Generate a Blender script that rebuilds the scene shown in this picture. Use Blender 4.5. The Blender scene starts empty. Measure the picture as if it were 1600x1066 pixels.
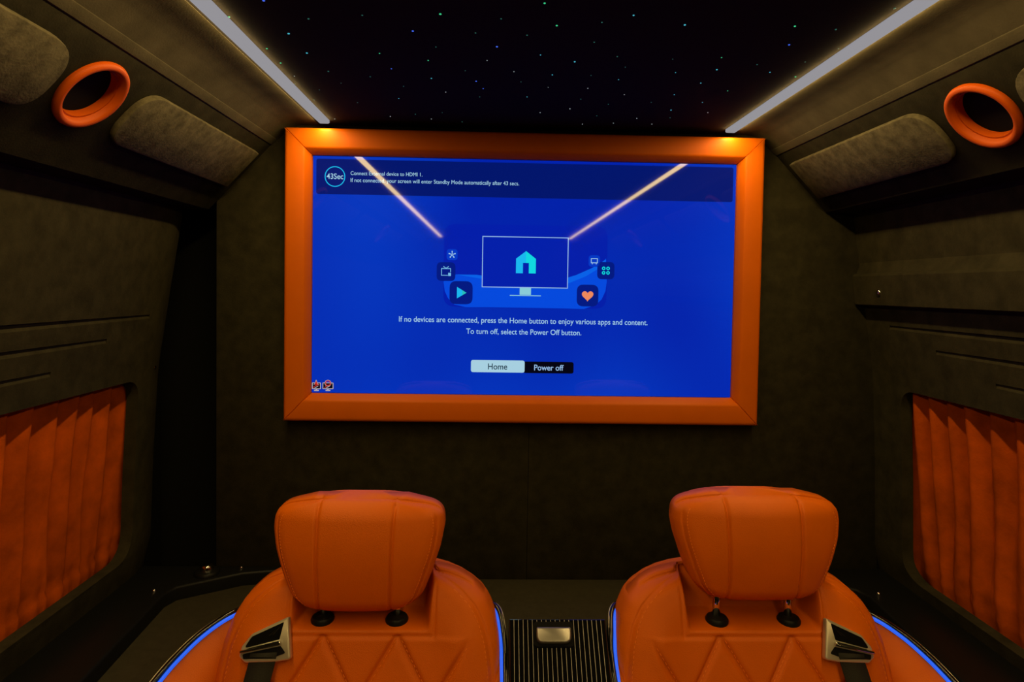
import bpy, bmesh, math, random
import numpy as np
from mathutils import Vector, Matrix
random.seed(4)
S = bpy.context.scene
COL = S.collection
PI = math.pi

# ---------------------------------------------------------------- camera
EYE = np.array([-.0763, 0., 1.40]); F = 1000.; CX, CY = 798.6, 483.8
YAW, PITCH, ROLL = .0266, .0327, .0162
fw = np.array([math.sin(YAW)*math.cos(PITCH), math.cos(YAW)*math.cos(PITCH), -math.sin(PITCH)])
rt = np.array([math.cos(YAW), -math.sin(YAW), 0.]); up = np.cross(rt, fw)
r2 = math.cos(ROLL)*rt + math.sin(ROLL)*up
u2 = -math.sin(ROLL)*rt + math.cos(ROLL)*up
cam = bpy.data.cameras.new('camera'); camo = bpy.data.objects.new('camera', cam); COL.objects.link(camo)
M4 = Matrix.Identity(4)
for i in range(3):
    M4[i][0] = r2[i]; M4[i][1] = u2[i]; M4[i][2] = -fw[i]; M4[i][3] = EYE[i]
camo.matrix_world = M4
cam.sensor_width = 36; cam.lens = F/1600*36; cam.clip_start = .02
cam.shift_x = (800-CX)/1600; cam.shift_y = (CY-533)/1600
S.camera = camo
# ---------------------------------------------------------------- world, exposure
w = bpy.data.worlds.new('world'); S.world = w; w.use_nodes = True
w.node_tree.nodes['Background'].inputs[0].default_value = (0, 0, 0, 1)
w.node_tree.nodes['Background'].inputs[1].default_value = 0
S.view_settings.view_transform = 'Standard'; S.view_settings.look = 'None'
S.view_settings.gamma = 1; S.view_settings.use_curve_mapping = False
S.view_settings.exposure = 0
LED_RGB = (1.0, .70, .25)          # warm white of the two ceiling strips
LED_W = 12.5                        # watts of each strip's downward light
LED_SIDE_W = 2.2                   # watts leaving each side of the domed diffuser

# ---------------------------------------------------------------- pixel -> point on a real plane (1600 x 1066 frame)
def ray(px, py): return fw + (px-CX)/F*r2 - (py-CY)/F*u2
def onplane(px, py, p0, n):
    d = ray(px, py); n = np.array(n, float)
    return EYE + d*(np.dot(np.array(p0, float)-EYE, n)/np.dot(d, n))
def aty(px, py, Y): return onplane(px, py, (0, Y, 0), (0, 1, 0))
def atz(px, py, Z): return onplane(px, py, (0, 0, Z), (0, 0, 1))

# ---------------------------------------------------------------- materials
def mat(name, col, rough=.5, metal=0, spec=.5, var=0, vscale=20, bump=0, bscale=200, sheen=0, emit=None, estr=0, coat=0, detail=4, voronoi=False):
    m = bpy.data.materials.new(name); m.use_nodes = True
    nt = m.node_tree; b = nt.nodes['Principled BSDF']
    b.inputs['Base Color'].default_value = (*col, 1); b.inputs['Roughness'].default_value = rough
    b.inputs['Metallic'].default_value = metal; b.inputs['Specular IOR Level'].default_value = spec
    b.inputs['Sheen Weight'].default_value = sheen; b.inputs['Coat Weight'].default_value = coat
    if emit:
        b.inputs['Emission Color'].default_value = (*emit, 1); b.inputs['Emission Strength'].default_value = estr
    tc = nt.nodes.new('ShaderNodeTexCoord')
    if var:
        n = nt.nodes.new('ShaderNodeTexNoise'); n.inputs['Scale'].default_value = vscale; n.inputs['Detail'].default_value = detail
        n.inputs['Roughness'].default_value = .6
        r = nt.nodes.new('ShaderNodeValToRGB'); r.color_ramp.elements[0].position = .3; r.color_ramp.elements[1].position = .7
        r.color_ramp.elements[0].color = (*[c*(1-var) for c in col], 1); r.color_ramp.elements[1].color = (*[min(1, c*(1+var)) for c in col], 1)
        nt.links.new(tc.outputs['Object'], n.inputs['Vector']); nt.links.new(n.outputs['Fac'], r.inputs['Fac']); nt.links.new(r.outputs['Color'], b.inputs['Base Color'])
    if bump:
        if voronoi:
            n = nt.nodes.new('ShaderNodeTexVoronoi'); o = n.outputs['Distance']
        else:
            n = nt.nodes.new('ShaderNodeTexNoise'); n.inputs['Detail'].default_value = 3; o = n.outputs['Fac']
        n.inputs['Scale'].default_value = bscale
        bp = nt.nodes.new('ShaderNodeBump'); bp.inputs['Strength'].default_value = bump; bp.inputs['Distance'].default_value = .002
        nt.links.new(tc.outputs['Object'], n.inputs['Vector']); nt.links.new(o, bp.inputs['Height']); nt.links.new(bp.outputs['Normal'], b.inputs['Normal'])
    return m
SUEDE = mat('grey_suede', (.0325, .0280, .0142), .95, spec=.08, var=.30, vscale=26, bump=.25, bscale=320, sheen=0, detail=6)
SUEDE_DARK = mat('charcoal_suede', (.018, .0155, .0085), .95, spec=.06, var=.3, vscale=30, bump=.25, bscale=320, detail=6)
SUEDE_COVE = mat('cove_suede', (.060, .050, .030), .95, spec=.06, var=.22, vscale=16, bump=.25, bscale=320, detail=6)
SUEDE_PAD = mat('grey_suede_pad', (.078, .066, .039), .95, spec=.08, var=.42, vscale=48, bump=.35, bscale=260, sheen=0, detail=7)
HEADLINER = mat('black_headliner', (.019, .0168, .0160), .95, spec=.05, bump=.2, bscale=400)
CARPET = mat('dark_floor_vinyl', (.042, .036, .021), .85, spec=.1, var=.12, vscale=60, bump=.2, bscale=500)
BLACK = mat('black_plastic', (.007, .007, .007), .42, spec=.18)
BLACKMATT = mat('black_matt', (.006, .006, .006), .9, spec=.1)
GLOSSBLACK = mat('piano_black', (.004, .004, .004), .07, spec=.5, coat=.3)
LEATHER = mat('orange_leather', (.61, .112, .0004), .46, spec=.16, var=.05, vscale=14, bump=.18, bscale=750, voronoi=True)
RINGM = mat('orange_port_trim', (.44, .066, .0004), .5, spec=.14, bump=.1, bscale=800, voronoi=True)
FRAMEL = mat('orange_leatherette', (.65, .122, .0004), .42, spec=.14, var=.04, vscale=10, bump=.10, bscale=800, voronoi=True)
SEAMM = mat('orange_thread', (.80, .20, .02), .6, spec=.2)
VELVET = mat('orange_velvet', (.46, .070, .002), .85, spec=.08, var=.32, vscale=16, bump=.3, bscale=240, sheen=0, detail=6)
CHROME = mat('satin_chrome', (.62, .56, .44), .30, metal=.62)
CHROME2 = mat('polished_chrome', (.75, .74, .72), .08, metal=1)
HANDLEM = mat('satin_grey_metal', (.33, .31, .28), .34, metal=.85)
BELT = mat('belt_webbing', (.020, .019, .015), .8, spec=.2, bump=.3, bscale=500)
DIFFUSER = mat('led_diffuser', (0, 0, 0), .9, spec=0, emit=(.295, .285, .305), estr=1.0)
INLAY = mat('inlay_silver', (.34, .32, .28), .45, metal=.3)
BLUELED = mat('blue_led', (.0, .0, .0), .4, emit=(.015, .12, .85), estr=1.0)

# ---------------------------------------------------------------- mesh helpers
def link(name, me, m=None, parent=None):
    o = bpy.data.objects.new(name, me); COL.objects.link(o)
    if m and me is not None and not me.materials: me.materials.append(m)
    if parent: o.parent = parent
    return o
def mesh(name, V, Fc, m, parent=None, smooth=False):
    me = bpy.data.meshes.new(name); me.from_pydata([tuple(float(a) for a in v) for v in V], [], Fc)
    bm = bmesh.new(); bm.from_mesh(me); bmesh.ops.recalc_face_normals(bm, faces=bm.faces[:]); bm.to_mesh(me); bm.free()
    if smooth:
        for p in me.polygons: p.use_smooth = True
    return link(name, me, m, parent)
def from_bm(name, bm, m, parent=None, smooth=False):
    me = bpy.data.meshes.new(name); bmesh.ops.recalc_face_normals(bm, faces=bm.faces[:]); bm.to_mesh(me); bm.free()
    if smooth:
        for p in me.polygons: p.use_smooth = True
    return link(name, me, m, parent)
def thing(name, label, cat, loc=(0, 0, 0), group=None):
    o = bpy.data.objects.new(name, None); COL.objects.link(o); o.empty_display_size = .05
    o['label'] = label; o['category'] = cat
    if group: o['group'] = group
    o['_loc'] = [float(a) for a in loc]
    return o
def settle(o):
    # move the Empty to the thing's base, keeping the parts where they are
    l = Vector(o['_loc']); del o['_loc']
    o.location = l
    for c in o.children: c.location = Vector(c.location) - l
def tag(o, label, cat, group=None):
    o['label'] = label; o['category'] = cat
    if group: o['group'] = group
    return o
def struct(o): o['kind'] = 'structure'; return o
def smooth_by_angle(o, deg=35):
    me = o.data
    for p in me.polygons: p.use_smooth = True
    bm = bmesh.new(); bm.from_mesh(me)
    for e in bm.edges:
        if len(e.link_faces) == 2 and e.calc_face_angle(0) > math.radians(deg): e.smooth = False
    bm.to_mesh(me); bm.free()
def box(name, lo, hi, m, parent=None, bevel=0, seg=2):
    bm = bmesh.new(); bmesh.ops.create_cube(bm, size=1)
    for v in bm.verts:
        for i in range(3): v.co[i] = lo[i] + (v.co[i]+.5)*(hi[i]-lo[i])
    if bevel: bmesh.ops.bevel(bm, geom=bm.edges[:], offset=bevel, segments=seg, profile=.5, affect='EDGES')
    o = from_bm(name, bm, m, parent)
    if bevel: smooth_by_angle(o, 50)
    return o
def prism(name, poly, ext, m, parent=None, bevel=0, seg=2, frame=None):
    """poly: 2D points (u,v) extruded along w by ext; frame = (origin, U, V, W)."""
    O, U, V, W = [np.array(a, float) for a in frame]
    bm = bmesh.new()
    a = [bm.verts.new(tuple(O+U*p[0]+V*p[1])) for p in poly]
    f = bm.faces.new(a)
    r = bmesh.ops.extrude_face_region(bm, geom=[f])
    vs = [g for g in r['geom'] if isinstance(g, bmesh.types.BMVert)]
    bmesh.ops.translate(bm, verts=vs, vec=tuple(W*ext))
    bm.normal_update()
    if bevel:
        top = set(vs); es = [e for e in bm.edges if e.verts[0] in top and e.verts[1] in top]
        bmesh.ops.bevel(bm, geom=es, offset=bevel, segments=seg, profile=.5, affect='EDGES')
    o = from_bm(name, bm, m, parent)
    smooth_by_angle(o, 40)
    return o
def tube(name, pts, r, m, parent=None, n=8, closed=False, flat=None):
    pts = [np.array(p, float) for p in pts]; N = len(pts); V = []; Fc = []
    prev = None
    for i, p in enumerate(pts):
        if closed: t = pts[(i+1) % N]-pts[i-1]
        else: t = pts[min(i+1, N-1)]-pts[max(i-1, 0)]
        t = t/np.linalg.norm(t)
        if prev is None:
            a = np.array([0, 0, 1.]) if abs(t[2]) < .9 else np.array([1., 0, 0])
        else: a = prev
        a = a - t*np.dot(a, t); a /= np.linalg.norm(a); b = np.cross(t, a); prev = a
        rr = r[i] if hasattr(r, '__len__') else r
        for k in range(n):
            an = 2*PI*k/n; V.append(p + rr*(math.cos(an)*a + math.sin(an)*b))
    for i in range(N if closed else N-1):
        for k in range(n):
            j = (i+1) % N
            Fc.append((i*n+k, i*n+(k+1) % n, j*n+(k+1) % n, j*n+k))
    if not closed:
        Fc.append(tuple(range(n))); Fc.append(tuple((N-1)*n+k for k in range(n)))
    return mesh(name, V, Fc, m, parent, smooth=True)
def lathe(name, prof, O, axis, m, parent=None, n=32, sx=1.0, U=None, closed=False):
    """prof: (radius, height) pairs along axis; sx squashes along U."""
    O = np.array(O, float); W = np.array(axis, float); W /= np.linalg.norm(W)
    if U is None:
        U = np.array([1., 0, 0]) if abs(W[0]) < .9 else np.array([0, 1., 0])
    U = np.array(U, float); U = U - W*np.dot(U, W); U /= np.linalg.norm(U); V2 = np.cross(W, U)
    V = []; Fc = []
    for r, h in prof:
        for k in range(n):
            a = 2*PI*k/n; V.append(O + W*h + r*(sx*math.cos(a)*U + math.sin(a)*V2))
    for i in range(len(prof)-1):
        for k in range(n): Fc.append((i*n+k, i*n+(k+1) % n, (i+1)*n+(k+1) % n, (i+1)*n+k))
    if closed:
        L = len(prof)-1
        for k in range(n): Fc.append((L*n+k, L*n+(k+1) % n, (k+1) % n, k))
    else:
        Fc.append(tuple(range(n))); Fc.append(tuple((len(prof)-1)*n+k for k in range(n)))
    o = mesh(name, V, Fc, m, parent); smooth_by_angle(o, 45); return o
def catmull(P, sub=8):
    P = [np.array(p, float) for p in P]; out = []
    for i in range(len(P)-1):
        a, b, c, d = P[max(i-1, 0)], P[i], P[i+1], P[min(i+2, len(P)-1)]
        for k in range(sub):
            t = k/sub; out.append(.5*((2*b)+(c-a)*t+(2*a-5*b+4*c-d)*t*t+(-a+3*b-3*c+d)*t**3))
    out.append(P[-1]); return out
def round_poly(P, R, n=6):
    """round each corner of polygon P (2D) by its radius."""
    out = []; N = len(P)
    for i in range(N):
        p = np.array(P[i], float); a = np.array(P[i-1], float)-p; b = np.array(P[(i+1) % N], float)-p
        r = R[i] if hasattr(R, '__len__') else R
        if r <= 0: out.append(tuple(p)); continue
        la, lb = np.linalg.norm(a), np.linalg.norm(b); a /= la; b /= lb
        ang = math.acos(max(-1, min(1, np.dot(a, b)))); d = min(r/math.tan(ang/2), la*.49, lb*.49)
        p0, p1 = p+a*d, p+b*d
        for k in range(n+1):
            t = k/n; out.append(tuple((1-t)**2*p0 + 2*t*(1-t)*p + t*t*p1))
    return out
def boolean(o, cutters):
    for c in cutters:
        md = o.modifiers.new('cut', 'BOOLEAN'); md.object = c; md.operation = 'DIFFERENCE'; md.solver = 'EXACT'
    dg = bpy.context.evaluated_depsgraph_get()
    me = bpy.data.meshes.new_from_object(o.evaluated_get(dg)); o.modifiers.clear(); old = o.data; o.data = me
    for c in cutters: bpy.data.objects.remove(c, do_unlink=True)

# ================================================================= THE SETTING
YW = 1.65; YB = -1.85; ZC = 1.806; ZL = .640
def half(z):   # half width of the cabin at height z: side walls belly outwards; lean below the windows added to darken them
    return float(np.interp(z, [0, .6, .735, .95, 1.18, 1.27, 1.37, 1.45, 1.56, 1.66, 1.82], [1.0, .978, .943, .935, .922, .908, .893, .880, .862, .850, .83]))

floor = struct(box('floor', (-1.0, YB, -.03), (1.0, 1.95, 0), CARPET))
ceiling = struct(box('ceiling', (-.602, YB, ZC), (.602, YW+.03, ZC+.02), HEADLINER))
for s, nm in ((-1, 'trim_2'), (1, 'trim_3')):
    # flat margin outside the strip, then the cove rolling down to the locker edge
    prof = [(.525, ZC-.0008), (.565, ZC-.0008), (.580, ZC-.002), (.592, ZC-.006), (.603, ZC-.014), (.638, 1.762), (.66, 1.762), (.66, ZC+.02), (.525, ZC+.02)]
    V = []; n = len(prof)
    for y in (YB, YW): V += [(s*x, y, z) for x, z in prof]
    Fc = [(i, (i+1) % n, n+(i+1) % n, n+i) for i in range(n)] + [tuple(range(n)), tuple(range(n, 2*n))]
    o = struct(mesh(nm, V, Fc, SUEDE_COVE)); smooth_by_angle(o, 40)
# end wall with the television: two suede panels meeting in a seam under the screen
wall_back = struct(box('wall_back', (-.784, YW+.008, 0), (.98, YW+.05, 1.83), BLACKMATT))
box('wall_panel', (-.784, YW, ZL-.02), (.0186, YW+.010, 1.815), SUEDE, wall_back, .0007, 1)
box('wall_panel', (.0194, YW, ZL-.02), (.95, YW+.010, 1.815), SUEDE, wall_back, .0007, 1)
struct(box('wall_front', (-1.0, YB-.03, 0), (1.0, YB, 1.83), SUEDE))
struct(box('trim_4', (-1.02, 1.80, 0), (-.74, 1.83, 1.83), BLACKMATT))       # door pillar in the dark gap beside the end wall
struct(box('trim_5', (-1.03, 1.655, 0), (-1.0, 1.80, 1.83), BLACKMATT))

YWE = {-1: 1.549, 1: 1.537}   # far edge of the window opening
ZWB = {-1: .738, 1: .705}     # bottom edge of the window opening on either side
def side_wall(s):
    T = .028
    ys = [YB, .3, 1.56, 1.58, 1.60, 1.62, 1.64, 1.66, 1.68] if s < 0 else [YB, .3, YW+.005]; zs = [0, .3, .5] + [.6+.035*i for i in range(34)] + [1.82]
    bm = bmesh.new(); g = {}
    for k, xo in enumerate((0, T)):
        for i, y in enumerate(ys):
            for j, z in enumerate(zs): g[k, i, j] = bm.verts.new((xo, y, z))
    ni, nj = len(ys), len(zs)
    for k in (0, 1):
        for i in range(ni-1):
            for j in range(nj-1): bm.faces.new((g[k, i, j], g[k, i+1, j], g[k, i+1, j+1], g[k, i, j+1]))
    for i in range(ni-1):
        for j in (0, nj-1): bm.faces.new((g[0, i, j], g[0, i+1, j], g[1, i+1, j], g[1, i, j]))
    for j in range(nj-1):
        for i in (0, ni-1): bm.faces.new((g[0, i, j], g[0, i, j+1], g[1, i, j+1], g[1, i, j]))
    o = from_bm('wall_left' if s < 0 else 'wall_right', bm, SUEDE)
    cut = []
    fr = ((-.05, 0, 0), (0, 1, 0), (0, 0, 1), (1, 0, 0))
    cut.append(prism('c', round_poly([(.52, ZWB[s]), (YWE[s], ZWB[s]), (YWE[s], 1.168), (.52, 1.168)], [.05, .065, .05, .05], 8), .2, BLACK, frame=fr))
    for z, y1, y0 in ((1.326, 1.555, .4), (1.280, 1.395, .4), (1.230, 1.232, .4)):
        # pressed crease: undercut top, sloping lower lip
        V = [(-.02, y0, z), (.012, y0, z-.001), (.013, y0, z-.005), (-.001, y0, z-.020), (-.02, y0, z-.020)]
        V2 = [(x, y1, zz) for x, _, zz in V]
        V2 = [(x if x < 0 else x*.3, y1, zz*.6+(z-.004)*.4) for x, _, zz in V]
        n = 5
        cut.append(mesh('c', V+V2, [(i, (i+1) % n, n+(i+1) % n, n+i) for i in range(n)] + [tuple(range(n)), tuple(range(n, 2*n))], BLACK))
    boolean(o, cut)
    for v in o.data.vertices:
        e = max(0, v.co.y-1.56)/.12 if s < 0 else 0      # the left panel rolls away into the door gap
        v.co.x = s*(half(v.co.z) + v.co.x + .024*e*e)
    bm = bmesh.new(); bm.from_mesh(o.data); bmesh.ops.recalc_face_normals(bm, faces=bm.faces[:]); bm.to_mesh(o.data); bm.free()
    smooth_by_angle(o, 30)
    return struct(o)
wl = side_wall(-1); wr = side_wall(1)
lathe('screw', [(.004, -.001), (.004, .0015), (.002, .003), (.0008, .0032)], (-half(1.187)-.0085, 1.631, 1.187), (1, 0, .1), CHROME2, wl, 12)
# raised rail on the right wall with its screw
trim1 = []
prof = [(0.006, 1.482), (.0005, 1.482), (-.013, 1.4535), (-.022, 1.4515), (-.025, 1.446), (-.028, 1.374), (-.022, 1.371), (.01, 1.371)]
V = []; n = len(prof)
for y in (YB, YW-.004): V += [(half(z)+dx, y, z) for dx, z in prof]
rail = struct(mesh('trim_1', V, [(i, (i+1) % n, n+(i+1) % n, n+i) for i in range(n)] + [tuple(range(n)), tuple(range(n, 2*n))], SUEDE)); smooth_by_angle(rail, 25)
lathe('screw', [(.0085, -.002), (.0085, .002), (.0065, .0045), (.003, .0056), (.001, .0056)], (half(1.407)-.026, 1.537, 1.405), (-1, 0, .05), CHROME2, rail, 16)
# platform behind the seats, black sill covers along both walls with their fixings
struct(box('floor_platform', (-.94, 1.20, 0), (.94, YW+.002, ZL), CARPET, None, .004))
def sill(s):
    t = thing('sill_cover', 'black moulded sill cover along the %s wall below the orange curtain' % ('left' if s < 0 else 'right'), 'trim', (s*.86, 1.2, 0), 'black sill covers')
    xo = .968
    P = [(.812, YB+.01), (.812, 1.10), (.838, 1.495), (.826, 1.530), (.700, 1.607), (.60, 1.628), (.55, YW-.003), (xo, YW-.003), (xo, YB+.01)]
    P = [(s*x, y) for x, y in P]
    prism('cover', P, .034, BLACK, t, .006, 3, frame=((0, 0, ZL-.0005), (1, 0, 0), (0, 1, 0), (0, 0, 1)))
    box('side_panel', (min(s*.815, s*.94), YB+.01, 0), (max(s*.815, s*.94), 1.199, ZL-.0005), BLACK, t)
    for x, y in ((.712, 1.632), (.866, 1.505)):
        lathe('bolt', [(.0048, 0), (.0048, .003), (.003, .0055), (.001, .006)], (s*x, y, ZL+.0335), (0, 0, 1), CHROME2, t, 14)
    settle(t)
    return t
sill(-1); sill(1)
k = thing('latch_knob', 'small black round latch knob on the left sill cover in the corner', 'latch', (-.792, 1.62, ZL+.0335))
lathe('base', [(.030, 0), (.030, .006), (.026, .010), (.016, .011)], (-.785, 1.600, ZL+.0335), (0, 0, 1), BLACK, k)
lathe('cap', [(.015, .010), (.015, .020), (.011, .0245), (.002, .0255)], (-.785, 1.600, ZL+.0335), (0, 0, 1), CHROME2, k, 20)
settle(k)

# ================================================================= STAR CEILING
STAR = {}
def starmat(key, c, st): STAR[key] = mat('star_'+key, (0, 0, 0), .5, emit=c, estr=st)
starmat('green', (.05, .75, .30), .85); starmat('cyan', (.08, .60, .75), .75); starmat('blue', (.06, .16, .95), .9)
starmat('white', (.50, .62, .60), .60); starmat('dim', (.05, .30, .22), .35)
bm = bmesh.new(); bmesh.ops.create_icosphere(bm, subdivisions=1, radius=1)
for v in bm.verts: v.co.z *= .6
sm = bpy.data.meshes.new('star_light'); bm.to_mesh(sm); bm.free()
smesh = {k2: sm.copy() for k2 in STAR}
for k2 in STAR: smesh[k2].materials.append(STAR[k2])
stars = '''676,44,g,9 590,97,b,8 853,146,b,8 1002,10,g,8 866,59,d,6 1040,80,g,8 947,110,d,6 1181,70,d,6 1280,48,c,7 1440,78,c,8 202,105,c,8 259,166,c,7 264,59,d,7
124,2,b,9 16,53,g,7 134,152,g,6 177,197,g,6 220,238,w,4 222,262,d,4 326,223,d,6 486,167,g,5 523,215,b,5 457,240,d,5 638,189,g,5 648,245,c,5 822,189,w,4 788,254,b,6 810,277,b,4
799,303,d,4 693,288,w,4 754,221,d,4 906,224,w,4 928,256,d,4 947,303,c,4 989,172,c,5 1026,234,c,5 1013,273,w,3 1096,193,c,7 1157,132,d,6 1229,177,d,5 1254,210,d,4 1233,249,c,4
1137,276,w,4 1147,236,d,4 1251,296,w,4 1411,227,c,4 1407,296,c,4 1540,218,c,6 1555,180,g,5 1490,260,c,5 1574,284,g,4 1495,320,c,4 1335,320,d,4 1397,344,c,5 1512,352,w,4 1290,370,w,4
1337,388,w,4 1394,368,d,4 1441,400,w,4 1378,402,d,4 1217,385,w,4 1120,388,w,4 1165,362,d,4 1081,340,w,5 988,352,w,4 1115,310,d,4 1201,326,d,4 546,308,c,4 648,372,w,4 598,357,d,4
520,364,w,4 417,321,d,4 366,260,d,4 298,281,d,4 282,312,d,4 346,372,w,4 682,352,d,3 744,381,d,4 662,147,d,5 561,270,d,4 1402,185,d,4 786,103,d,6 432,48,d,6
2096,26,d,8 1920,152,d,5 1784,82,g,7 1912,92,d,7 1766,140,b,7 1816,194,d,5 1706,226,c,5 1786,240,g,6 1666,202,d,5'''.split()
KEY = dict(g='green', c='cyan', b='blue', w='white', d='dim')
for t in stars:
    a = t.split(','); px, py = 350+float(a[0])/2, float(a[1])/2
    p = atz(px, py, ZC-.0004)
    if p[1] > YW-.065: continue
    o = link('star_light', smesh[KEY[a[2]]], None, ceiling); o.location = tuple(p)
    dist = np.linalg.norm(p-EYE); r = float(a[3])*.22*dist/F; o.scale = (r, r, r)
for i in range(90):   # the pattern goes on overhead and behind
    x = random.uniform(-.46, .46); y = random.uniform(YB+.1, .80); kk = random.choice('gcbwdd')
    o = link('star_light', smesh[KEY[kk]], None, ceiling); o.location = (x, y, ZC-.0004); r = random.uniform(.0008, .0017); o.scale = (r, r, r)

# ================================================================= LED STRIPS
def led_strip(xc, side):
    t = thing('led_strip', 'long white linear light on the %s of the starry ceiling' % side, 'light strip', (xc, 0, ZC), 'linear ceiling lights')
    y0, y1 = YB+.05, 1.597; w2 = .0128
    prof = [(-w2, ZC-.0003), (-w2, ZC-.0065), (-w2+.003, ZC-.0085), (w2-.003, ZC-.0085), (w2, ZC-.0065), (w2, ZC-.0003)]
    V = [(xc+x, y0, z) for x, z in prof] + [(xc+x, y1, z) for x, z in prof]; n = 6
    mesh('diffuser', V, [(i, (i+1) % n, n+(i+1) % n, n+i) for i in range(n)] + [tuple(range(n)), tuple(range(n, 2*n))], DIFFUSER, t)
    def lamp(wd, watts, loc, d):
        l = bpy.data.lights.new('strip_lamp', 'AREA'); l.shape = 'RECTANGLE'; l.size = wd; l.size_y = y1-y0-.004; l.energy = watts; l.color = LED_RGB
        o = bpy.data.objects.new('strip_lamp', l); COL.objects.link(o); o.parent = t
        Z = -Vector(d); Y = Vector((0, 1, 0)); X = Y.cross(Z)
        m = Matrix((X, Y, Z)).transposed().to_4x4(); m.translation = Vector(loc); o.matrix_world = m
    lamp(2*w2-.002, LED_W, (xc, (y0+y1)/2, ZC-.0095), (0, 0, -1))
    s = 1 if xc > 0 else -1
    lamp(.005, LED_SIDE_W, (xc+s*(w2+.001), (y0+y1)/2, ZC-.0050), (s, 0, 0))                       # towards the cove
    lamp(.003, LED_SIDE_W*.45, (xc-s*(w2+.0022), (y0+y1)/2, ZC-.0080), (-s*.10, 0, .995))           # up on to the headliner
    settle(t)
led_strip(-.500, 'left'); led_strip(.507, 'right')

# ================================================================= TELEVISION AND ITS SURROUND
FX, FZ0, FZ1 = .600, 1.059, 1.790; IX, IZ0, IZ1 = .5345, 1.1285, 1.7245; YS = 1.622
sur = thing('screen_surround', 'orange leather covered rectangular frame around the television on the end wall', 'frame', (0, YW, FZ0))
OUT = [(-FX, FZ0), (FX, FZ0), (FX, FZ1), (-FX, FZ1)]; INN = [(-IX, IZ0), (IX, IZ0), (IX, IZ1), (-IX, IZ1)]
# section across each rail, outside to inside: (fraction out->in, y)
sec = [(0, YW-.001), (0, 1.616), (.012, 1.609), (.045, 1.603), (.10, 1.6005), (.16, 1.600), (.72, 1.600), (.77, 1.6008), (.80, 1.6025), (.985, 1.616), (1.0, 1.620), (1.0, YW-.001)]
for a, b, nm in ((0, 1, 'bottom'), (1, 2, 'right'), (2, 3, 'top'), (3, 0, 'left')):
    V = []
    NS = 24
    for kx in range(NS+1):
        t = kx/NS
        for fr_, y in sec:
            po = np.array(OUT[a])*(1-t)+np.array(OUT[b])*t; pi_ = np.array(INN[a])*(1-t)+np.array(INN[b])*t
            p = po*(1-fr_)+pi_*fr_
            # rounded outer corner of the surround and a shallow crease at each mitre
            L = np.linalg.norm(np.array(OUT[b])-np.array(OUT[a])); e = min(t, 1-t)*L
            yy = y + (.0016 if kx in (0, NS) and y < 1.63 else 0)
            V.append((p[0], yy, p[1]))
    ns = len(sec); Fc = []
    for kx in range(NS):
        for j in range(ns): Fc.append((kx*ns+j, kx*ns+(j+1) % ns, (kx+1)*ns+(j+1) % ns, (kx+1)*ns+j))
    Fc += [tuple(range(ns)), tuple(NS*ns+j for j in range(ns))]
    # non-uniform spacing so that only the last millimetres dip into the mitre crease
    V = np.array(V).reshape(NS+1, ns, 3)
    tt = np.concatenate([[0, .0022], np.linspace(.0045, .9955, NS-3), [.9978, 1]])
    for kx in range(NS+1):
        t = tt[kx]
        for j, (fr_, y) in enumerate(sec):
            po = np.array(OUT[a])*(1-t)+np.array(OUT[b])*t; pi_ = np.array(INN[a])*(1-t)+np.array(INN[b])*t
            p = po*(1-fr_)+pi_*fr_; V[kx, j, 0] = p[0]; V[kx, j, 2] = p[1]
    o = mesh('frame_rail', V.reshape(-1, 3), Fc, FRAMEL, sur); smooth_by_angle(o, 38)
    o['label'] = '%s rail of the orange frame' % nm
    # stitched seam beside the mitre on one end of each rail
c45 = []
for (ox, oz), (ix, iz) in zip(OUT, INN):
    for kx in range(30):
        f = .06 + .66*kx/30; g = f + .011
        sx = .0022 if ox > 0 else -.0022
        p0 = np.array([ox+(ix-ox)*f+sx, 1.5995, oz+(iz-oz)*f]); p1 = np.array([ox+(ix-ox)*g+sx, 1.5995, oz+(iz-oz)*g]); c45.append((p0, p1))
def dashes(name, segs, r, m, parent):
    V = []; Fc = []
    for a, b in segs:
        a = np.array(a); b = np.array(b); t = b-a; L = np.linalg.norm(t)
        if L < 1e-6: continue
        t = t/L; n1 = np.cross(t, (0, 1., 0.)); n1 /= max(np.linalg.norm(n1), 1e-6); n2 = np.cross(t, n1); k0 = len(V)
        for p in (a, b):
            for q in (n1, n2, -n1, -n2): V.append(p+q*r)
        for i in range(4): Fc.append((k0+i, k0+(i+1) % 4, k0+4+(i+1) % 4, k0+4+i))
        Fc += [(k0, k0+1, k0+2, k0+3), (k0+4, k0+5, k0+6, k0+7)]
    o = mesh(name, V, Fc, m, parent); o['kind'] = 'stuff'; return o
dashes('stitching', c45, .0004, LEATHER, sur)
settle(sur)

tv = thing('television', 'wide television showing a blue standby screen inside the orange frame', 'television', (0, YS, 1.13))
def uimat(name, c, grad=None):
    m = mat('ui_'+name, (.002, .002, .003), .035, spec=.2, emit=c, estr=1.0)
    return m
box('back_case', (-IX+.002, YS+.006, IZ0+.002), (IX-.002, YW-.002, IZ1-.002), BLACK, tv)
SCR = bpy.data.materials.new('screen_blue'); SCR.use_nodes = True
nt = SCR.node_tree; b = nt.nodes['Principled BSDF']; b.inputs['Base Color'].default_value = (.002, .002, .003, 1); b.inputs['Roughness'].default_value = .035; b.inputs['Specular IOR Level'].default_value = .2
tc = nt.nodes.new('ShaderNodeTexCoord'); nz = nt.nodes.new('ShaderNodeTexNoise'); nz.inputs['Scale'].default_value = 1.6; nz.inputs['Detail'].default_value = 1
rp = nt.nodes.new('ShaderNodeValToRGB'); rp.color_ramp.elements[0].position = .36; rp.color_ramp.elements[1].position = .66
rp.color_ramp.elements[0].color = (.0006, .016, .40, 1); rp.color_ramp.elements[1].color = (.0010, .042, .53, 1)
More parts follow.
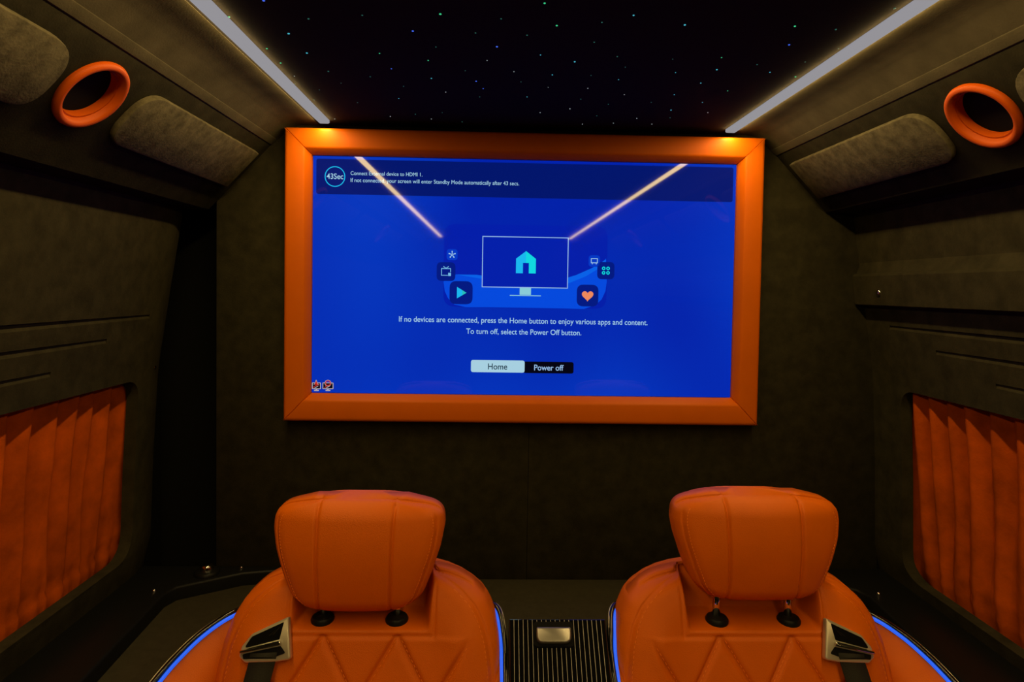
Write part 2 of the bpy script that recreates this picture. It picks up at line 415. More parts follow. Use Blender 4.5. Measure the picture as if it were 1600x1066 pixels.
nt.links.new(tc.outputs['Object'], nz.inputs['Vector']); nt.links.new(nz.outputs['Fac'], rp.inputs['Fac']); nt.links.new(rp.outputs['Color'], b.inputs['Emission Color']); b.inputs['Emission Strength'].default_value = 1
screen = box('screen', (-IX+.001, YS, IZ0+.001), (IX-.001, YS+.006, IZ1-.001), SCR, tv)
screen['label'] = 'blue glossy screen with a connection message'
def sp(px, py):
    p = aty(px, py, YS); return np.array([p[0], p[2]])
def plate(name, poly, m, layer=1):
    y = YS-.00015-.0002*layer; th = .0001
    V = [(p[0], y, p[1]) for p in poly] + [(p[0], y+th, p[1]) for p in poly]; n = len(poly)
    return mesh(name, V, [tuple(range(n)), tuple(range(n, 2*n))] + [(i, (i+1) % n, n+(i+1) % n, n+i) for i in range(n)], m, screen)
def rrect(cx, cz, w_, h_, r, n=6):
    return round_poly([(cx-w_/2, cz-h_/2), (cx+w_/2, cz-h_/2), (cx+w_/2, cz+h_/2), (cx-w_/2, cz+h_/2)], r, n)
def circ(cx, cz, r, n=28): return [(cx+r*math.cos(2*PI*i/n), cz+r*math.sin(2*PI*i/n)) for i in range(n)]
def ringplate(name, cx, cz, r, wd, m, layer, a0=0, a1=2*PI, n=48):
    y = YS-.00015-.0002*layer; V = []; Fc = []
    for i in range(n+1):
        a = a0+(a1-a0)*i/n
        for rr in (r-wd/2, r+wd/2): V.append((cx+rr*math.cos(a), y, cz+rr*math.sin(a)))
    for i in range(n): Fc.append((2*i, 2*i+1, 2*i+3, 2*i+2))
    return mesh(name, V, Fc, m, screen)
def lineplate(name, pts, wd, m, layer, closed=False):
    y = YS-.00015-.0002*layer; V = []; Fc = []; N = len(pts)
    for i in range(N if closed else N-1):
        a = np.array(pts[i], float); b_ = np.array(pts[(i+1) % N], float); t = (b_-a)/np.linalg.norm(b_-a); nn = np.array([-t[1], t[0]])*wd/2; t = t*wd/2
        k0 = len(V)
        for q in (a-t+nn, b_+t+nn, b_+t-nn, a-t-nn): V.append((q[0], y, q[1]))
        Fc.append((k0, k0+1, k0+2, k0+3))
    return mesh(name, V, Fc, m, screen)
TXT = uimat('text', (.36, .62, .80)); DARKTXT = uimat('dark_text', (.01, .035, .06)); LIGHTBTN = uimat('light_button', (.38, .62, .74))
DARKBTN = uimat('dark_button', (.001, .001, .006)); NAVY = uimat('navy', (.0006, .008, .15)); TILE = uimat('tile', (.0006, .010, .22)); TILE2 = uimat('tile2', (.001, .04, .55))
WAVE = uimat('wave', (.001, .068, .72)); WAVE2 = uimat('wave2', (.002, .12, .80)); PANEL = uimat('panel', (.0008, .013, .40)); CYAN = uimat('cyan', (.01, .48, .86)); CYAN2 = uimat('cyan2', (.005, .68, .74))
MONI = uimat('monitor', (.0008, .014, .40)); OUTL = uimat('outline', (.30, .50, .80)); GREY = uimat('stand', (.25, .60, .68)); ORNG = uimat('heart', (.85, .25, .11)); ICON = uimat('icon', (.18, .50, .80))
RED = uimat('red', (.55, .03, .02)); WHT = uimat('white', (.42, .36, .40)); GRN = uimat('green', (.02, .52, .50))
def text(body, px0, px1, py, m, align='LEFT', layer=5, wfit=None, bold=0, name='screen_text'):
    """text running from px0 to px1 in the photograph, baseline at py (pixel at the left end / centre)"""
    cu = bpy.data.curves.new('t', 'FONT'); cu.body = body; cu.size = 1; cu.offset = bold
    o = bpy.data.objects.new('t', cu); COL.objects.link(o); dg = bpy.context.evaluated_depsgraph_get()
    me = bpy.data.meshes.new_from_object(o.evaluated_get(dg)); bpy.data.objects.remove(o, do_unlink=True)
    co = np.array([v.co[:] for v in me.vertices]); x0, x1 = co[:, 0].min(), co[:, 0].max()
    a = sp(px0, py); b_ = sp(px1, py + (px1-px0)*.0165); sc = (b_[0]-a[0])/(x1-x0); y = YS-.00015-.0002*layer
    for v in me.vertices:
        v.co = ((v.co.x-x0)*sc + a[0], y, v.co.y*sc*1.1 + a[1])
    o = link(name, me, m, screen); o['label'] = 'text reading "%s"' % body.replace('\n', ' ')
    return o
# banner
q0, q1, q2 = sp(494.5, 248), sp(1146, 262), sp(495, 303)
plate('banner', rrect((q0[0]+q1[0])/2, (q0[1]+q2[1])/2, q1[0]-q0[0], q0[1]-q2[1], .006), NAVY, 1)
cc = sp(523.5, 276); ringplate('countdown_ring', cc[0], cc[1], .0245, .0022, CYAN, 3)
text('43Sec', 510.5, 536.5, 279.5, TXT, bold=.006)
text('Connect External device to HDMI 1.', 548, 660, 273.5, TXT, bold=.001)
text('If not connected, your screen will enter Standby Mode automatically after 43 secs.', 548, 811, 284.5, TXT, bold=.001)
# illustration
pc = [sp(697, 350), sp(948, 350)]
cz1, cz0 = sp(820, 352)[1], sp(820, 481)[1]; cxm = (sp(693, 440)[0]+sp(948, 444)[0])/2; wd = sp(948, 440)[0]-sp(693, 440)[0]
plate('illustration_panel', rrect(cxm, (cz0+cz1)/2, wd, cz1-cz0, .03, 8), PANEL, 1)
# waves: light band sweeping to the right, filled lower hill
def P2(L): return [tuple(sp(*q)) for q in L]
low = P2([(693, 440), (712, 429), (745, 429.5), (790, 440), (840, 449), (880, 446), (925, 426), (947, 404), (948, 440), (946, 455), (940, 468), (930, 477), (912, 483), (880, 482), (760, 480), (728, 480), (710, 476), (700, 466), (695, 455)])
plate('wave', low, WAVE, 2)
plate('wave_band', P2([(712, 429), (745, 429.5), (775, 434), (755, 436), (730, 432)]), WAVE2, 3)
plate('wave_band', P2([(880, 436), (900, 430), (925, 419), (946, 406), (947, 408), (935, 420), (915, 432), (888, 443)]), WAVE2, 3)
# monitor
tl, br = sp(754.5, 369.5), sp(886.5, 450.5)
mz0, mz1 = br[1], tl[1]
plate('monitor_face', [(tl[0], mz0), (br[0], mz0), (br[0], mz1), (tl[0], mz1)], MONI, 4)
lineplate('monitor_outline', [(tl[0], mz0), (br[0], mz0), (br[0], mz1), (tl[0], mz1)], .0020, OUTL, 5, True)
a = sp(812, 450); b_ = sp(829.5, 461)
plate('monitor_stand', [(a[0], b_[1]), (b_[0], b_[1]), (b_[0], a[1]+.001), (a[0], a[1]+.001)], GREY, 4)
a = sp(796.5, 461); b_ = sp(845, 462); plate('monitor_foot', [(a[0], a[1]-.0022), (b_[0], a[1]-.0022), (b_[0], a[1]), (a[0], a[1])], GREY, 5)
ht = sp(821.5, 392.5); h1 = sp(806, 427); h2 = sp(837, 427); hz = sp(821, 404.5)[1]; dx = .0075; dz = sp(821, 411)[1]; mx = (h1[0]+h2[0])/2
plate('home_icon', [(h1[0], h1[1]), (mx-dx, h1[1]), (mx-dx, dz), (mx, dz), (mx, ht[1]), (h1[0], hz)], CYAN, 6)
plate('home_icon', [(mx, dz), (mx+dx, dz), (mx+dx, h1[1]), (h2[0], h1[1]), (h2[0], hz), (mx, ht[1])], CYAN2, 6)
# app tiles
def tile(px, py, size, m, layer=5, r=.012):
    c_ = sp(px, py); s_ = size*1.62/1000; plate('app_tile', rrect(c_[0], c_[1], s_, s_, min(r, s_*.3)), m, layer); return c_
c_ = tile(706.5, 398, 17, TILE2)
for i in range(5):
    an = PI/2 + i*2*PI/5; d = np.array([math.cos(an), math.sin(an)])
    lineplate('star_icon', [c_+d*.002, c_+d*.006], .0018, TXT, 7)
    plate('star_icon', circ(*(c_+d*.0078), .0016, 10), TXT, 7)
c_ = tile(697, 424.5, 29, TILE)
lineplate('tv_icon', [c_+np.array(q) for q in ((.004, -.0095), (-.0115, -.0095), (-.0115, .0075), (.0115, .0075), (.0115, -.0005))], .0017, ICON, 7)
lineplate('tv_icon', [c_+np.array(q) for q in ((-.006, .0125), (0, .0085), (.006, .0125))], .0017, ICON, 7)
plate('tv_icon', [c_+np.array(q) for q in ((.0055, -.011), (.0125, -.011), (.0125, -.003), (.0055, -.003))], ICON, 7)
c_ = tile(720.5, 457.5, 36, TILE, r=.017)
plate('play_icon', [c_+np.array(q) for q in ((-.0105, -.0145), (.003, -.0065), (.003, .0065), (-.0105, .0145))], CYAN, 7)
plate('play_icon', [c_+np.array(q) for q in ((.003, -.0065), (.0135, 0), (.003, .0065))], GRN, 7)
c_ = tile(918, 462, 34, TILE, r=.017)
hp = []
for i in range(40):
    t = 2*PI*i/40; hp.append((c_[0]+.00092*16*math.sin(t)**3, c_[1]+.00092*(13*math.cos(t)-5*math.cos(2*t)-2*math.cos(3*t)-math.cos(4*t))))
plate('heart_icon', hp, ORNG, 7)
c_ = tile(928.5, 408, 18, TILE2)
lineplate('display_icon', [c_+np.array(q) for q in ((-.0078, -.0045), (.0078, -.0045), (.0078, .006), (-.0078, .006))], .0017, TXT, 7, True)
lineplate('display_icon', [c_+np.array(q) for q in ((-.005, -.0075), (-.005, -.0048))], .0017, TXT, 7)
lineplate('display_icon', [c_+np.array(q) for q in ((.005, -.0075), (.005, -.0048))], .0017, TXT, 7)
c_ = tile(946.5, 423, 27, TILE)
for sx in (-1, 1):
    for sz in (-1, 1):
        ringplate('apps_icon', c_[0]+sx*.0056, c_[1]+sz*.0056, .0032, .0026, CYAN2, 7, n=20)
text('If no devices are connected, press the Home button to enjoy various apps and content.', 623.5, 1011.5, 502.5, TXT, bold=.004)
text('To turn off, select the Power Off button.', 728.5, 908, 521.5, TXT, bold=.004)
def button(x0, x1, y0, y1, m, layer):
    a = sp(x0, y0); b_ = sp(x1, y1); plate('button', rrect((a[0]+b_[0])/2, (a[1]+b_[1])/2, b_[0]-a[0], a[1]-b_[1], .006), m, layer)
button(818, 896, 565, 584, DARKBTN, 3); button(736, 819.5, 562.5, 582.5, LIGHTBTN, 4)
text('Home', 762.5, 792.5, 577.2, DARKTXT, bold=.01, layer=6); text('Power off', 834.5, 880.5, 578.6, OUTL, bold=.01, layer=6)
# two little warning stickers in the lower left corner of the screen
for px in (494.5, 512.5):
    c_ = sp(px, 603)
    plate('sticker', rrect(c_[0], c_[1], .0275 if px > 500 else .0225, .0165, .002), WHT, 2); plate('sticker', rrect(c_[0], c_[1], .0235 if px > 500 else .0185, .0130, .001), DARKBTN, 3)
    plate('sticker', rrect(c_[0], c_[1]-.0115, .012, .0032, .001), WHT, 2); plate('sticker', [c_+np.array(q) for q in ((-.002, -.010), (.002, -.010), (.002, -.007), (-.002, -.007))], WHT, 2)
    if px > 500:
        ringplate('sticker', c_[0], c_[1]+.0068, .0062, .0022, RED, 4, n=24); ringplate('sticker', c_[0], c_[1]+.0068, .0079, .001, WHT, 4, n=24)
    else:
        plate('sticker', [c_+np.array(q) for q in ((-.005, .003), (.004, .003), (.0005, .0135), (-.0015, .0135))], RED, 4); lineplate('sticker', [c_+np.array(q) for q in ((-.006, .0025), (-.0005, .015), (.005, .0025))], .001, WHT, 5)
    lineplate('sticker', [c_+np.array((-.008, -.004)), c_+np.array((-.001, .001)), c_+np.array((.007, .003))], .0016, RED, 5)
    lineplate('sticker', [c_+np.array((-.004, -.005)), c_+np.array((.004, -.001))], .0014, WHT, 5)
settle(tv)

# ================================================================= OVERHEAD LOCKERS
def locker(s):
    side = 'left' if s < 0 else 'right'
    t = thing('overhead_locker', 'grey suede overhead locker running along the %s side under the ceiling' % side, 'locker', (s*.76, 0, 1.60), 'overhead lockers')
    A = np.array([s*.645, 0, 1.756]); B = np.array([s*.775, 0, 1.617]); e = (B-A)/np.linalg.norm(B-A)
    nrm = np.array([-s*abs(e[2]), 0, -abs(e[0])])        # faces down and inwards
    prof = [(.642, 1.772), (.6425, 1.762), (.645, 1.756), (.775, 1.617)] + ([(.797, 1.5935), (.802, 1.588), (.810, 1.586), (.868, 1.586)] if s < 0 else [(.780, 1.611), (.790, 1.608), (.868, 1.608)]) + [(.868, 1.65), (.842, 1.80), (.66, 1.80)]
    y0, y1 = YB+.01, YW-.003
    V = [(s*x, y0, z) for x, z in prof] + [(s*x, y1, z) for x, z in prof]; n = len(prof)
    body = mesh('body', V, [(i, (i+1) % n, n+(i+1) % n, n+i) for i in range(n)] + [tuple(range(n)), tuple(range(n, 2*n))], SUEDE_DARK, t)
    def fr(off=0): return (A+nrm*off, (0, 1, 0), e, nrm)
    cuts = []; ports = (1.018, -.30)
    for py in ports:
        O = A + e*.089 + np.array([0, py, 0])
        cuts.append(lathe('c', [(.0565, -.045), (.0565, .02)], O, nrm, BLACKMATT, None, 40))
    boolean(body, cuts); smooth_by_angle(body, 30)
    # rolled edge along the top of the face
    EP = [(.655, 1.775), (.632, 1.773), (.6315, 1.766), (.635, 1.7615), (.6445, 1.7535), (.6475, 1.7528), (.655, 1.758)]
    V = [(s*x, y0, z) for x, z in EP] + [(s*x, y1-.004, z) for x, z in EP]; n = len(EP)
    er = mesh('edge_roll', V, [(i, (i+1) % n, n+(i+1) % n, n+i) for i in range(n)] + [tuple(range(n)), tuple(range(n, 2*n))], SUEDE_COVE, t); smooth_by_angle(er, 25)
    for py in ports:
        O = A + e*.089 + np.array([0, py, 0])
        R = .0635
        lathe('port_ring', [(R-.001, -.0008), (R, .003), (R-.0015, .0075), (R-.005, .0100), (R-.010, .0095), (R-.013, .0065), (R-.0155, -.004), (R-.0165, -.014), (R-.0175, -.014), (R-.0175, -.0008)], O, nrm, RINGM, t, 56, closed=True)
        lathe('port_well', [(R-.0080, -.040), (R-.0080, -.0150), (R-.022, -.0145), (.004, -.0145)], O, nrm, BLACKMATT, t, 40)
    for (a, b_, rl) in ((1.112, 1.607, 0), (.43, .930, 1), (-.20, .34, 2), (-.86, -.39, 1)):
        R = [.012, .004, .004, .075] if rl == 0 else ([.02, .035, .075, .01] if rl == 1 else [.03, .03, .06, .06])
        P = [(a, .150), (b_, .150), (b_, .036), (a, .036)]
        if rl == 0: R = [.045, .004, .004, .085]
        if rl == 1: R = [.004, .045, .085, .004]
        prism('padded_panel', round_poly(P, R, 8), .011, SUEDE_PAD, t, .0022, 2, frame=fr(.0006))
    settle(t)
locker(-1); locker(1)

# ================================================================= CURTAINS
def curtain(s):
    y0, y1, z0, z1 = .47, 1.60, ZWB[s]-.080, 1.20
    rnd = random.Random(7 if s < 0 else 9)
    # knife pleats: each fold rises slowly then steps back
    edges = [y0]
    while edges[-1] < y1-.03: edges.append(edges[-1] + rnd.uniform(.052, .078)*(1 if s < 0 else .95))
    edges[-1] = y1
    ny, nz = 420, 40; V = []; Fc = []
    amp = [rnd.uniform(.75, 1.15) for _ in edges]
    for i in range(ny+1):
        y = y0+(y1-y0)*i/ny
        k = max(j for j in range(len(edges)-1) if edges[j] <= y+1e-9); u = (y-edges[k])/(edges[k+1]-edges[k])
        saw = (min(u/.80, 1)**.9 if u < .80 else (1-(u-.80)/.20)) if s < 0 else (.5-.5*math.cos(2*PI*u))
        for j in range(nz+1):
            v = j/nz; z = z0+(z1-z0)*v
            # pleats soften towards the hem where they gather
            a = .028*amp[k]*(.35+.65*v if s < 0 else .30+.70*v)
            wob = .003*math.sin(9*y+5*v)+.0015*math.sin(31*y+11*v+k)
            hem = .004 if z < z0+.118 and z > z0+.106 else 0
            gath = .004*math.sin(y*170+2*math.sin(8*v))*max(0, 1-v*2.8)
            x = half(z)+.050 - a*saw + wob + hem + gath
            V.append((s*x, y+.008*math.sin(3*v+k)*(1-v), z))
    for i in range(ny):
        for j in range(nz): Fc.append((i*(nz+1)+j, (i+1)*(nz+1)+j, (i+1)*(nz+1)+j+1, i*(nz+1)+j+1))
    o = mesh('curtain', V, Fc, VELVET, None, True)
    md = o.modifiers.new('thickness', 'SOLIDIFY'); md.thickness = .002; md.offset = 0
    tag(o, 'pleated orange velvet curtain filling the %s side window' % ('left' if s < 0 else 'right'), 'curtain', 'window curtains')
    # the window itself behind the cloth
    g = struct(box('window_1' if s < 0 else 'window_2', (min(s*1.03, s*1.038), .45, .62), (max(s*1.03, s*1.038), 1.61, 1.22), GLOSSBLACK))
curtain(-1); curtain(1)

# ================================================================= SEATS
def pad(name, wf, z0, z1, yf, T, Rf, Rb, m, parent, nu, nv, dent=None, xc=0, zpow=1.0):
    """upholstered pad: outline half-width wf(z), front surface y = yf(z), thickness T, rounded front/back edges."""
    zs = [z0+(z1-z0)*(.5-.5*math.cos(PI*(i/nv))) if zpow == 1 else z0+(z1-z0)*(1-(1-i/nv)**zpow) for i in range(nv+1)]
    def front(x, z):
        W_ = wf(z); ex = W_-abs(x); ez = min(z-z0, z1-z)
        a = 1-min(max(ex, 0)/Rf, 1); b_ = 1-min(max(ez, 0)/Rf, 1); q = min(1, math.sqrt(a*a+b_*b_))
        return min(yf(z) + Rf*(1-math.sqrt(max(0, 1-q*q)))*.9 + (dent(x, z) if dent else 0), back(x, z)-.002)
    def back(x, z):
        W_ = wf(z); ex = W_-abs(x); ez = min(z-z0, z1-z)
        a = 1-min(max(ex, 0)/Rb, 1); b_ = 1-min(max(ez, 0)/Rb, 1); q = min(1, math.sqrt(a*a+b_*b_))
        return yf(z) + T - Rb*(1-math.sqrt(max(0, 1-q*q)))
    V = []; Fc = []
    for z in zs:
        for i in range(nu+1):
            sI = -math.cos(PI*i/nu)*.35 + (2*i/nu-1)*.65
            x = sI*wf(z); V.append((xc+x, front(x, z), z))
    nb = 24; base = len(V)
    for z in zs:
        for i in range(nb+1):
            sI = -math.cos(PI*i/nb); x = sI*wf(z); V.append((xc+x, back(x, z), z))
    for j in range(nv):
        for i in range(nu): Fc.append((j*(nu+1)+i, j*(nu+1)+i+1, (j+1)*(nu+1)+i+1, (j+1)*(nu+1)+i))
        for i in range(nb): Fc.append((base+j*(nb+1)+i, base+j*(nb+1)+i+1, base+(j+1)*(nb+1)+i+1, base+(j+1)*(nb+1)+i))
        Fc.append((j*(nu+1), (j+1)*(nu+1), base+(j+1)*(nb+1), base+j*(nb+1)))
        Fc.append((j*(nu+1)+nu, (j+1)*(nu+1)+nu, base+(j+1)*(nb+1)+nb, base+j*(nb+1)+nb))
    Fc.append(tuple(range(nu+1)) + tuple(base+i for i in range(nb, -1, -1)))
    Fc.append(tuple(nv*(nu+1)+i for i in range(nu+1)) + tuple(base+nv*(nb+1)+i for i in range(nb, -1, -1)))
    o = mesh(name, V, Fc, m, parent, True)
    return o, front
def interp(pts):
    zs = [p[0] for p in pts]; ws = [p[1] for p in pts]
    # smooth interpolation
    def f(z):
        acc = 0; tw = 0
        for d, wt in ((-.006, 1), (-.003, 2), (0, 3), (.003, 2), (.006, 1)):
            zz = min(max(z+d, zs[0]), zs[-1]); acc += wt*float(np.interp(zz, zs, ws)); tw += wt
        return acc/tw
    return f
YFB = lambda z: .955 + .36*(z-.86)            # reclined front of the backrest
def seat(xc, o_, label, hz0, hz1):
    """o_ = -1 / +1: direction of the outer (window) side"""
    t = thing('captain_seat', label, 'seat', (xc, .60, 0), 'orange captain seats')
    # ---- backrest with notch for the headrest and diamond quilting
    wf = interp([(.42, .205), (.60, .222), (.75, .221), (.82, .217), (.855, .212), (.883, .203), (.907, .189), (.926, .168), (.938, .146), (.9455, .118), (.950, .085), (.9525, .045)])
    def dent(x, z):
        d = 0
        # notch under the headrest
        ex = .104-abs(x)+.25*max(0, z-.87)*.3; ez = z-.876
        if ex > -.01 and ez > -.01:
            a = min(max((ex)/.014, 0), 1); b_ = min(max(ez/.010, 0), 1); a = a*a*(3-2*a); b_ = b_*b_*(3-2*b_); d += .058*a*b_
        # seam round the notch
        ee = min(.112-abs(x), z-.869)
        d += .0022*math.exp(-((ee)/.0022)**2) if z > .865 else 0
        # quilted diamonds
        if z < .872 and abs(x) < .165:
            u = x/.112; v = (z-.871)/.175+.5
            g1 = abs((u+v)-round(u+v)); g2 = abs((u-v)-round(u-v)); dd = min(g1, g2)*.094
            fade = min(1, (.165-abs(x))/.02, (.872-z)/.006)
            d += fade*(.0045*math.exp(-(dd/.0045)**2) + .0022*math.exp(-(dd/.0016)**2) - .002)
        # bolster: slight crown, then the seam by the outer piping
        e_ = wf(z)-abs(x)
        d -= .008*math.exp(-((e_-.055)/.03)**2)*min(1, max(0, (.92-z)/.05))
        d += .0035*math.exp(-((e_-.017)/.0028)**2)
        return d
    back, fr = pad('backrest', wf, .42, .953, YFB, .125, .040, .06, LEATHER, t, 200, 230, dent, xc, zpow=1.35)
    back['label'] = 'orange leather backrest with diamond stitching'
    # stitches along quilting lines
    segs = []
    for kx in range(-3, 5):
        for fam in (1, -1):
            z = .864
            while z > .60:
                v = (z-.871)/.175+.5; x = (kx - fam*v)*.112*1.0 if fam == 1 else (kx+v)*.112
                z2 = z-.0034; v2 = (z2-.871)/.175+.5; x2 = (kx-v2)*.112 if fam == 1 else (kx+v2)*.112
                if abs(x) < .160: segs.append(((xc+x+.0030, fr(x+.003, z)-.0004, z), (xc+x2+.0030, fr(x2+.003, z2)-.0004, z2)))
                z -= .0062
    z = .62
    while z < .93:
        for sx in (-1, 1):
            x = sx*(wf(z)-.0225); x2 = sx*(wf(z+.0035)-.0225)
            segs.append(((xc+x, fr(x, z)-.0004, z), (xc+x2, fr(x2, z+.0035)-.0004, z+.0035)))
        z += .0065
    dashes('stitching', segs, .0005, SEAMM, back)
    # ---- headrest
    H = hz1-hz0; xh = xc+o_*.009
    hw = interp([(hz0, .062), (hz0+.033*H, .084), (hz0+.166*H, .103), (hz0+.36*H, .1155), (hz0+.58*H, .1275), (hz0+.75*H, .1325), (hz0+.845*H, .1315), (hz0+.90*H, .1265), (hz0+.94*H, .117), (hz0+.965*H, .104), (hz0+.985*H, .086), (hz1, .060)])
    yh = lambda z: .945 + .10*(z-(hz0+hz1)/2) + .020*((z-(hz0+.095))/.1)**2
    def hdent(x, z):
        d = .022*(abs(x)/.128)**2.2
        for sx in (-1, 1):
            xs = sx*(.054+.004*((z-hz0)/H)); d += .0042*math.exp(-((x-xs)/.0024)**2)
        e_ = hw(z)-abs(x)
        d += .0032*math.exp(-((e_-.0105)/.0020)**2)*min(1, max(0, (hz0+.90*H-z)/(.06*H)))
        return d
    hd, hf = pad('headrest', hw, hz0, hz1, yh, .115, .026, .05, LEATHER, t, 190, 120, hdent, xh)
    segs = []
    for sx in (-1, 1):
        z = hz0+.012
        while z < hz1-.020:
            x = sx*(hw(z)-.0155); x2 = sx*(hw(z+.0026)-.0155)
            segs.append(((xh+x, hf(x, z)-.0005, z), (xh+x2, hf(x2, z+.0026)-.0005, z+.0026))); z += .0046
    dashes('stitching', segs, .0005, SEAMM, hd)
    # ---- posts and sleeves
    for sx in (-1, 1):
        x = xh+sx*.0575-o_*.003
        post = tube('headrest_post', [(x, .990, .872), (x, .994, hz0+.03)], .0062, CHROME2, t, 16)
        lathe('post_sleeve', [(.0175, -.006), (.0180, .003), (.0155, .0070), (.0075, .0080)], (x, .987, .880), (0, .0, 1), BLACK, post, 24, 1.0)
    # ---- wrap-around shell with a blue light line along its rim
    R_ = [(.335, .52, .65), (.338, .68, .705), (.322, .82, .765), (.291, .93, .817), (.269, .965, .842), (.246, .99, .860), (.217, 1.012, .874), (.185, 1.05, .873), (.12, 1.08, .870), (0, 1.095, .870),
          (-.12, 1.08, .870), (-.180, 1.06, .874), (-.207, 1.03, .877), (-.2165, .99, .858), (-.2195, .95, .822), (-.2195, .82, .765), (-.2195, .68, .71), (-.2195, .52, .66)]
    rim = catmull([(xc+o_*a, y, z) for a, y, z in R_], 8)
    inner = []; outer = []
    cx0 = xc
    for p in rim:
        dx = (p[0]-cx0); k_ = (abs(dx)/.3)
        inner.append([p + np.array([-dx*.022, .001, -.004]), p+np.array([-dx*.20, .015, -.045]), p+np.array([-dx*.33, .03, -.10]), p+np.array([-dx*.40, .04, -.20])])
        sg = np.sign(dx)*min(1, abs(dx)/.1); wid = 1.0 if dx*o_ < 0 else 2.2
        outer.append([p + np.array([sg*.004, .004, .000]), p+np.array([sg*.0055*wid, .012, -.03]), p+np.array([sg*.0055*wid, .03, -.14]), np.array([p[0]+sg*.004, p[1]+.02, .34])])
    V = []; Fc = []; N = len(rim); K = 4
    for i in range(N): V += inner[i]
    for i in range(N-1):
        for j in range(K-1): Fc.append((i*K+j, i*K+j+1, (i+1)*K+j+1, (i+1)*K+j))
    sh = mesh('shell_lining', V, Fc, LEATHER, t, True); md = sh.modifiers.new('thickness', 'SOLIDIFY'); md.thickness = .003; md.offset = 0
    V = []; Fc = []
    for i in range(N): V += outer[i]
    for i in range(N-1):
        for j in range(K-1): Fc.append((i*K+j, i*K+j+1, (i+1)*K+j+1, (i+1)*K+j))
    sh = mesh('shell', V, Fc, GLOSSBLACK, t, True); md = sh.modifiers.new('thickness', 'SOLIDIFY'); md.thickness = .003; md.offset = 0
    bl = tube('light_line', [p+np.array([-(p[0]-cx0)*.018, -.001, -.002]) for p in rim], .0028, BLUELED, t, 8); bl['label'] = 'glowing blue light line along the shell rim'
    tube('rim_trim', [p+np.array([(p[0]-cx0)*.008, .003, -.001]) for p in rim], .0045, GLOSSBLACK, t, 8)
    tube('rim_bead', [p+np.array([(p[0]-cx0)*.024, .004, .001]) for p in rim], .0008, CHROME, t, 6)
    # ---- belt guide on the outer shoulder
    zc = .870; O = np.array([xc+o_*.143, fr(o_*.143, zc)-.004, zc]); U = np.array([o_*1., 0, 0]); Vv = np.array([0, .34, .94]); Vv /= np.linalg.norm(Vv); Wn = np.array([0, -.94, .34]); Wn /= np.linalg.norm(Wn)
    fr_ = lambda off: (O+Wn*off, U, Vv, Wn)
    # local u: towards the window, v: up the backrest  (metres)
    outl = round_poly([(-.0370, .0325), (-.0470, -.0255), (-.0230, -.0290), (.0200, -.0300), (.0300, -.0215), (.0275, -.0080), (.0150, .0085)], [.003, .005, .004, .006, .006, .008, .012], 5)
    g = prism('belt_guide', outl, .010, CHROME, t, .003, 3, frame=fr_(-.006)); g['label'] = 'chrome seat belt guide'
    ins = round_poly([(-.0315, .0255), (-.0275, .0020), (.0235, -.0105), (.0135, .0055)], [.001, .002, .003, .008], 4)
    prism('insert', ins, .0008, GLOSSBLACK, g, 0, frame=fr_(.0040))
    bar = [(-.0300, .0010), (.0275, -.0125), (.0280, -.0165), (-.0310, -.0050)]
    prism('guide_bar', round_poly(bar, .0015, 3), .007, CHROME2, g, .002, 2, frame=fr_(.0035))
    slot = round_poly([(-.0385, -.0165), (-.0300, -.0070), (.0245, -.0180), (.0225, -.0245), (-.020, -.0225)], .002, 3)
    prism('slot', slot, .0008, BLACKMATT, g, 0, frame=fr_(.0040))
    # mark of two slanting strokes on the glossy insert
    for dx_ in (0, .0055):
        mk = [(-.0265+dx_, .0190-dx_*.8), (-.0260+dx_, .0190-dx_*.8), (-.0170+dx_*1.0, .0080-dx_*.2), (-.0177+dx_*1.0, .0080-dx_*.2)]
        prism('insert_stroke', mk, .0003, CHROME2, g, 0, frame=fr_(.0049))
    # ---- webbing
    V = []; Fc = []; ns = 30
    for i in range(ns+1):
        u = i/ns; z = .856-.36*u; cxl = .136 + .055*u
        for dx_ in (-.0195, .0195):
            x = o_*(cxl+dx_); yy = YFB(z)-.012-.012*min(1, u*5) if u > 0 else fr(o_*.147, .856)-.009
            V.append((xc+x, yy, z+(.002 if dx_ < 0 else 0)))
    for i in range(ns): Fc.append((2*i, 2*i+1, 2*i+3, 2*i+2))
    bt = mesh('belt_strap', V, Fc, BELT, t, True); md = bt.modifiers.new('thickness', 'SOLIDIFY'); md.thickness = .0015; md.offset = 0
    # ---- seat cushion and pedestal (below the picture)
    box('seat_cushion', (xc-.212, .32, .36), (xc+.212, .83, .475), LEATHER, t, .035, 4)
    box('seat_base', (xc-.205, .36, .02), (xc+.205, .84, .36), BLACK, t, .02, 3)
    box('floor_plate', (xc-.212, .34, 0), (xc+.212, .90, .02), BLACK, t, .004, 1)
    settle(t)
seat(-.272, -1, 'orange leather captain seat on the left, its headrest pushed down low', .901, 1.069)
seat(.335, 1, 'orange leather captain seat on the right, headrest raised on bare posts', .920, 1.081)

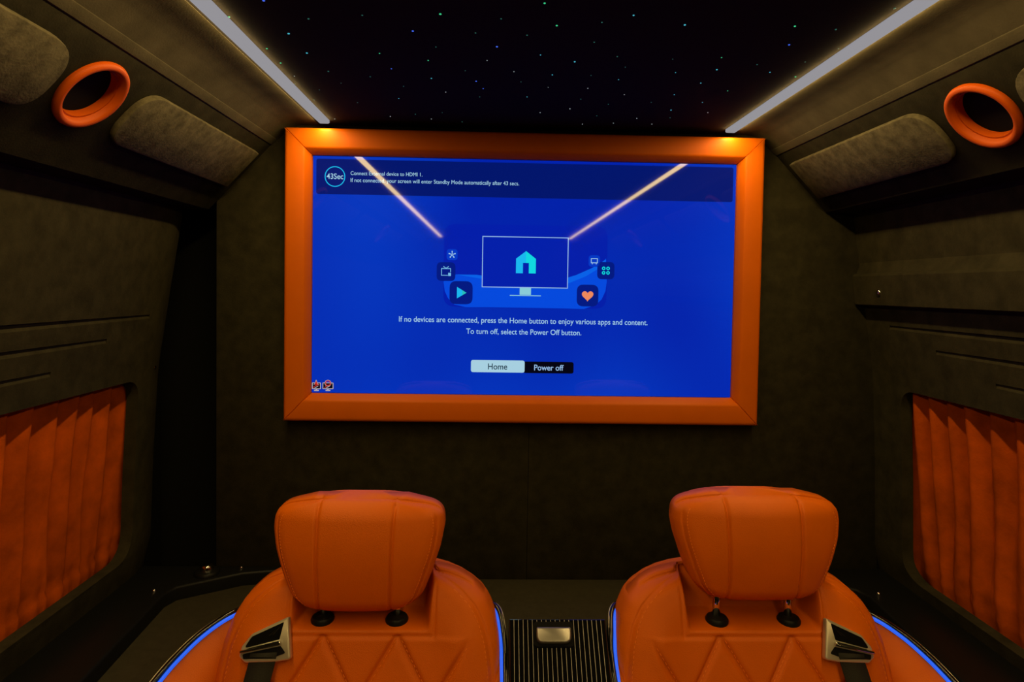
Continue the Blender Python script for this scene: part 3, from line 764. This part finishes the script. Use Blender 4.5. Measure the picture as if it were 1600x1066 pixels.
# ================================================================= CENTRE CONSOLE
con = thing('centre_console', 'glossy black centre console with fine pinstripes between the two orange seats', 'console', (.03, .85, 0))
x0, x1 = -.0455, .1080; yt, zt = 1.000, .877; yb_, zb_ = .70, .577
V = [(x, y, z) for x in (x0, x1) for y, z in ((yt, zt-.004), (yt-.004, zt-.001), (yb_, zb_), (yb_, 0), (yt, 0))]
mesh('body', V, [tuple(range(5)), tuple(range(5, 10))] + [(i, (i+1) % 5, 5+(i+1) % 5, 5+i) for i in range(5)], BLACK, con)
sl = np.array([0, -1, -1.])/math.sqrt(2); nn = np.array([0, -1, 1.])/math.sqrt(2); T0 = np.array([0, yt-.003, zt-.002])
prism('lid', [(x0+.001, 0), (x1-.001, 0), (x1-.001, .31), (x0+.001, .31)], .004, GLOSSBLACK, con, .001, 1, frame=(T0, (1, 0, 0), sl, nn))
hx0, hx1, hv0, hv1 = -.004, .052, .004, .044
stripe = None
def strip_mesh(L):
    bm = bmesh.new(); bmesh.ops.create_cube(bm, size=1)
    for v in bm.verts:
        a, b_, c_ = v.co.x*.0007, v.co.y+.5, v.co.z*.0006
        p = np.array([1., 0, 0])*a + sl*(b_*L) + nn*c_
        v.co = tuple(p)
    me = bpy.data.meshes.new('inlay_strip'); bm.to_mesh(me); bm.free(); me.materials.append(INLAY); return me
long_m = strip_mesh(.308); top_m = strip_mesh(.0035); low_m = strip_mesh(.308-.041)
for i in range(20):
    x = x0+.008+i*(x1-x0-.016)/19
    if hx0-.004 < x < hx1+.004:
        for me, v0 in ((top_m, .001), (low_m, .042)):
            o = link('inlay_strip', me, None, con); o.location = tuple(np.array([x, 0, 0])+T0+sl*v0+nn*.0041)
    else:
        o = link('inlay_strip', long_m, None, con); o.location = tuple(np.array([x, 0, 0])+T0+sl*.001+nn*.0041)
prism('handle_recess', round_poly([(hx0-.003, hv0), (hx1+.003, hv0), (hx1+.003, hv1-.004), (hx0-.003, hv1-.004)], .006, 4), .0012, BLACKMATT, con, 0, frame=(T0+nn*.004, (1, 0, 0), sl, nn))
hdl = prism('lid_handle', round_poly([(hx0+.001, hv0+.010), (hx1-.001, hv0+.010), (hx1-.001, hv1-.007), (hx0+.001, hv1-.007)], [.003, .003, .012, .012], 5), .009, HANDLEM, con, .003, 3, frame=(T0+nn*.005, (1, 0, 0), sl, nn))
hdl['label'] = 'satin metal flip handle'
settle(con)
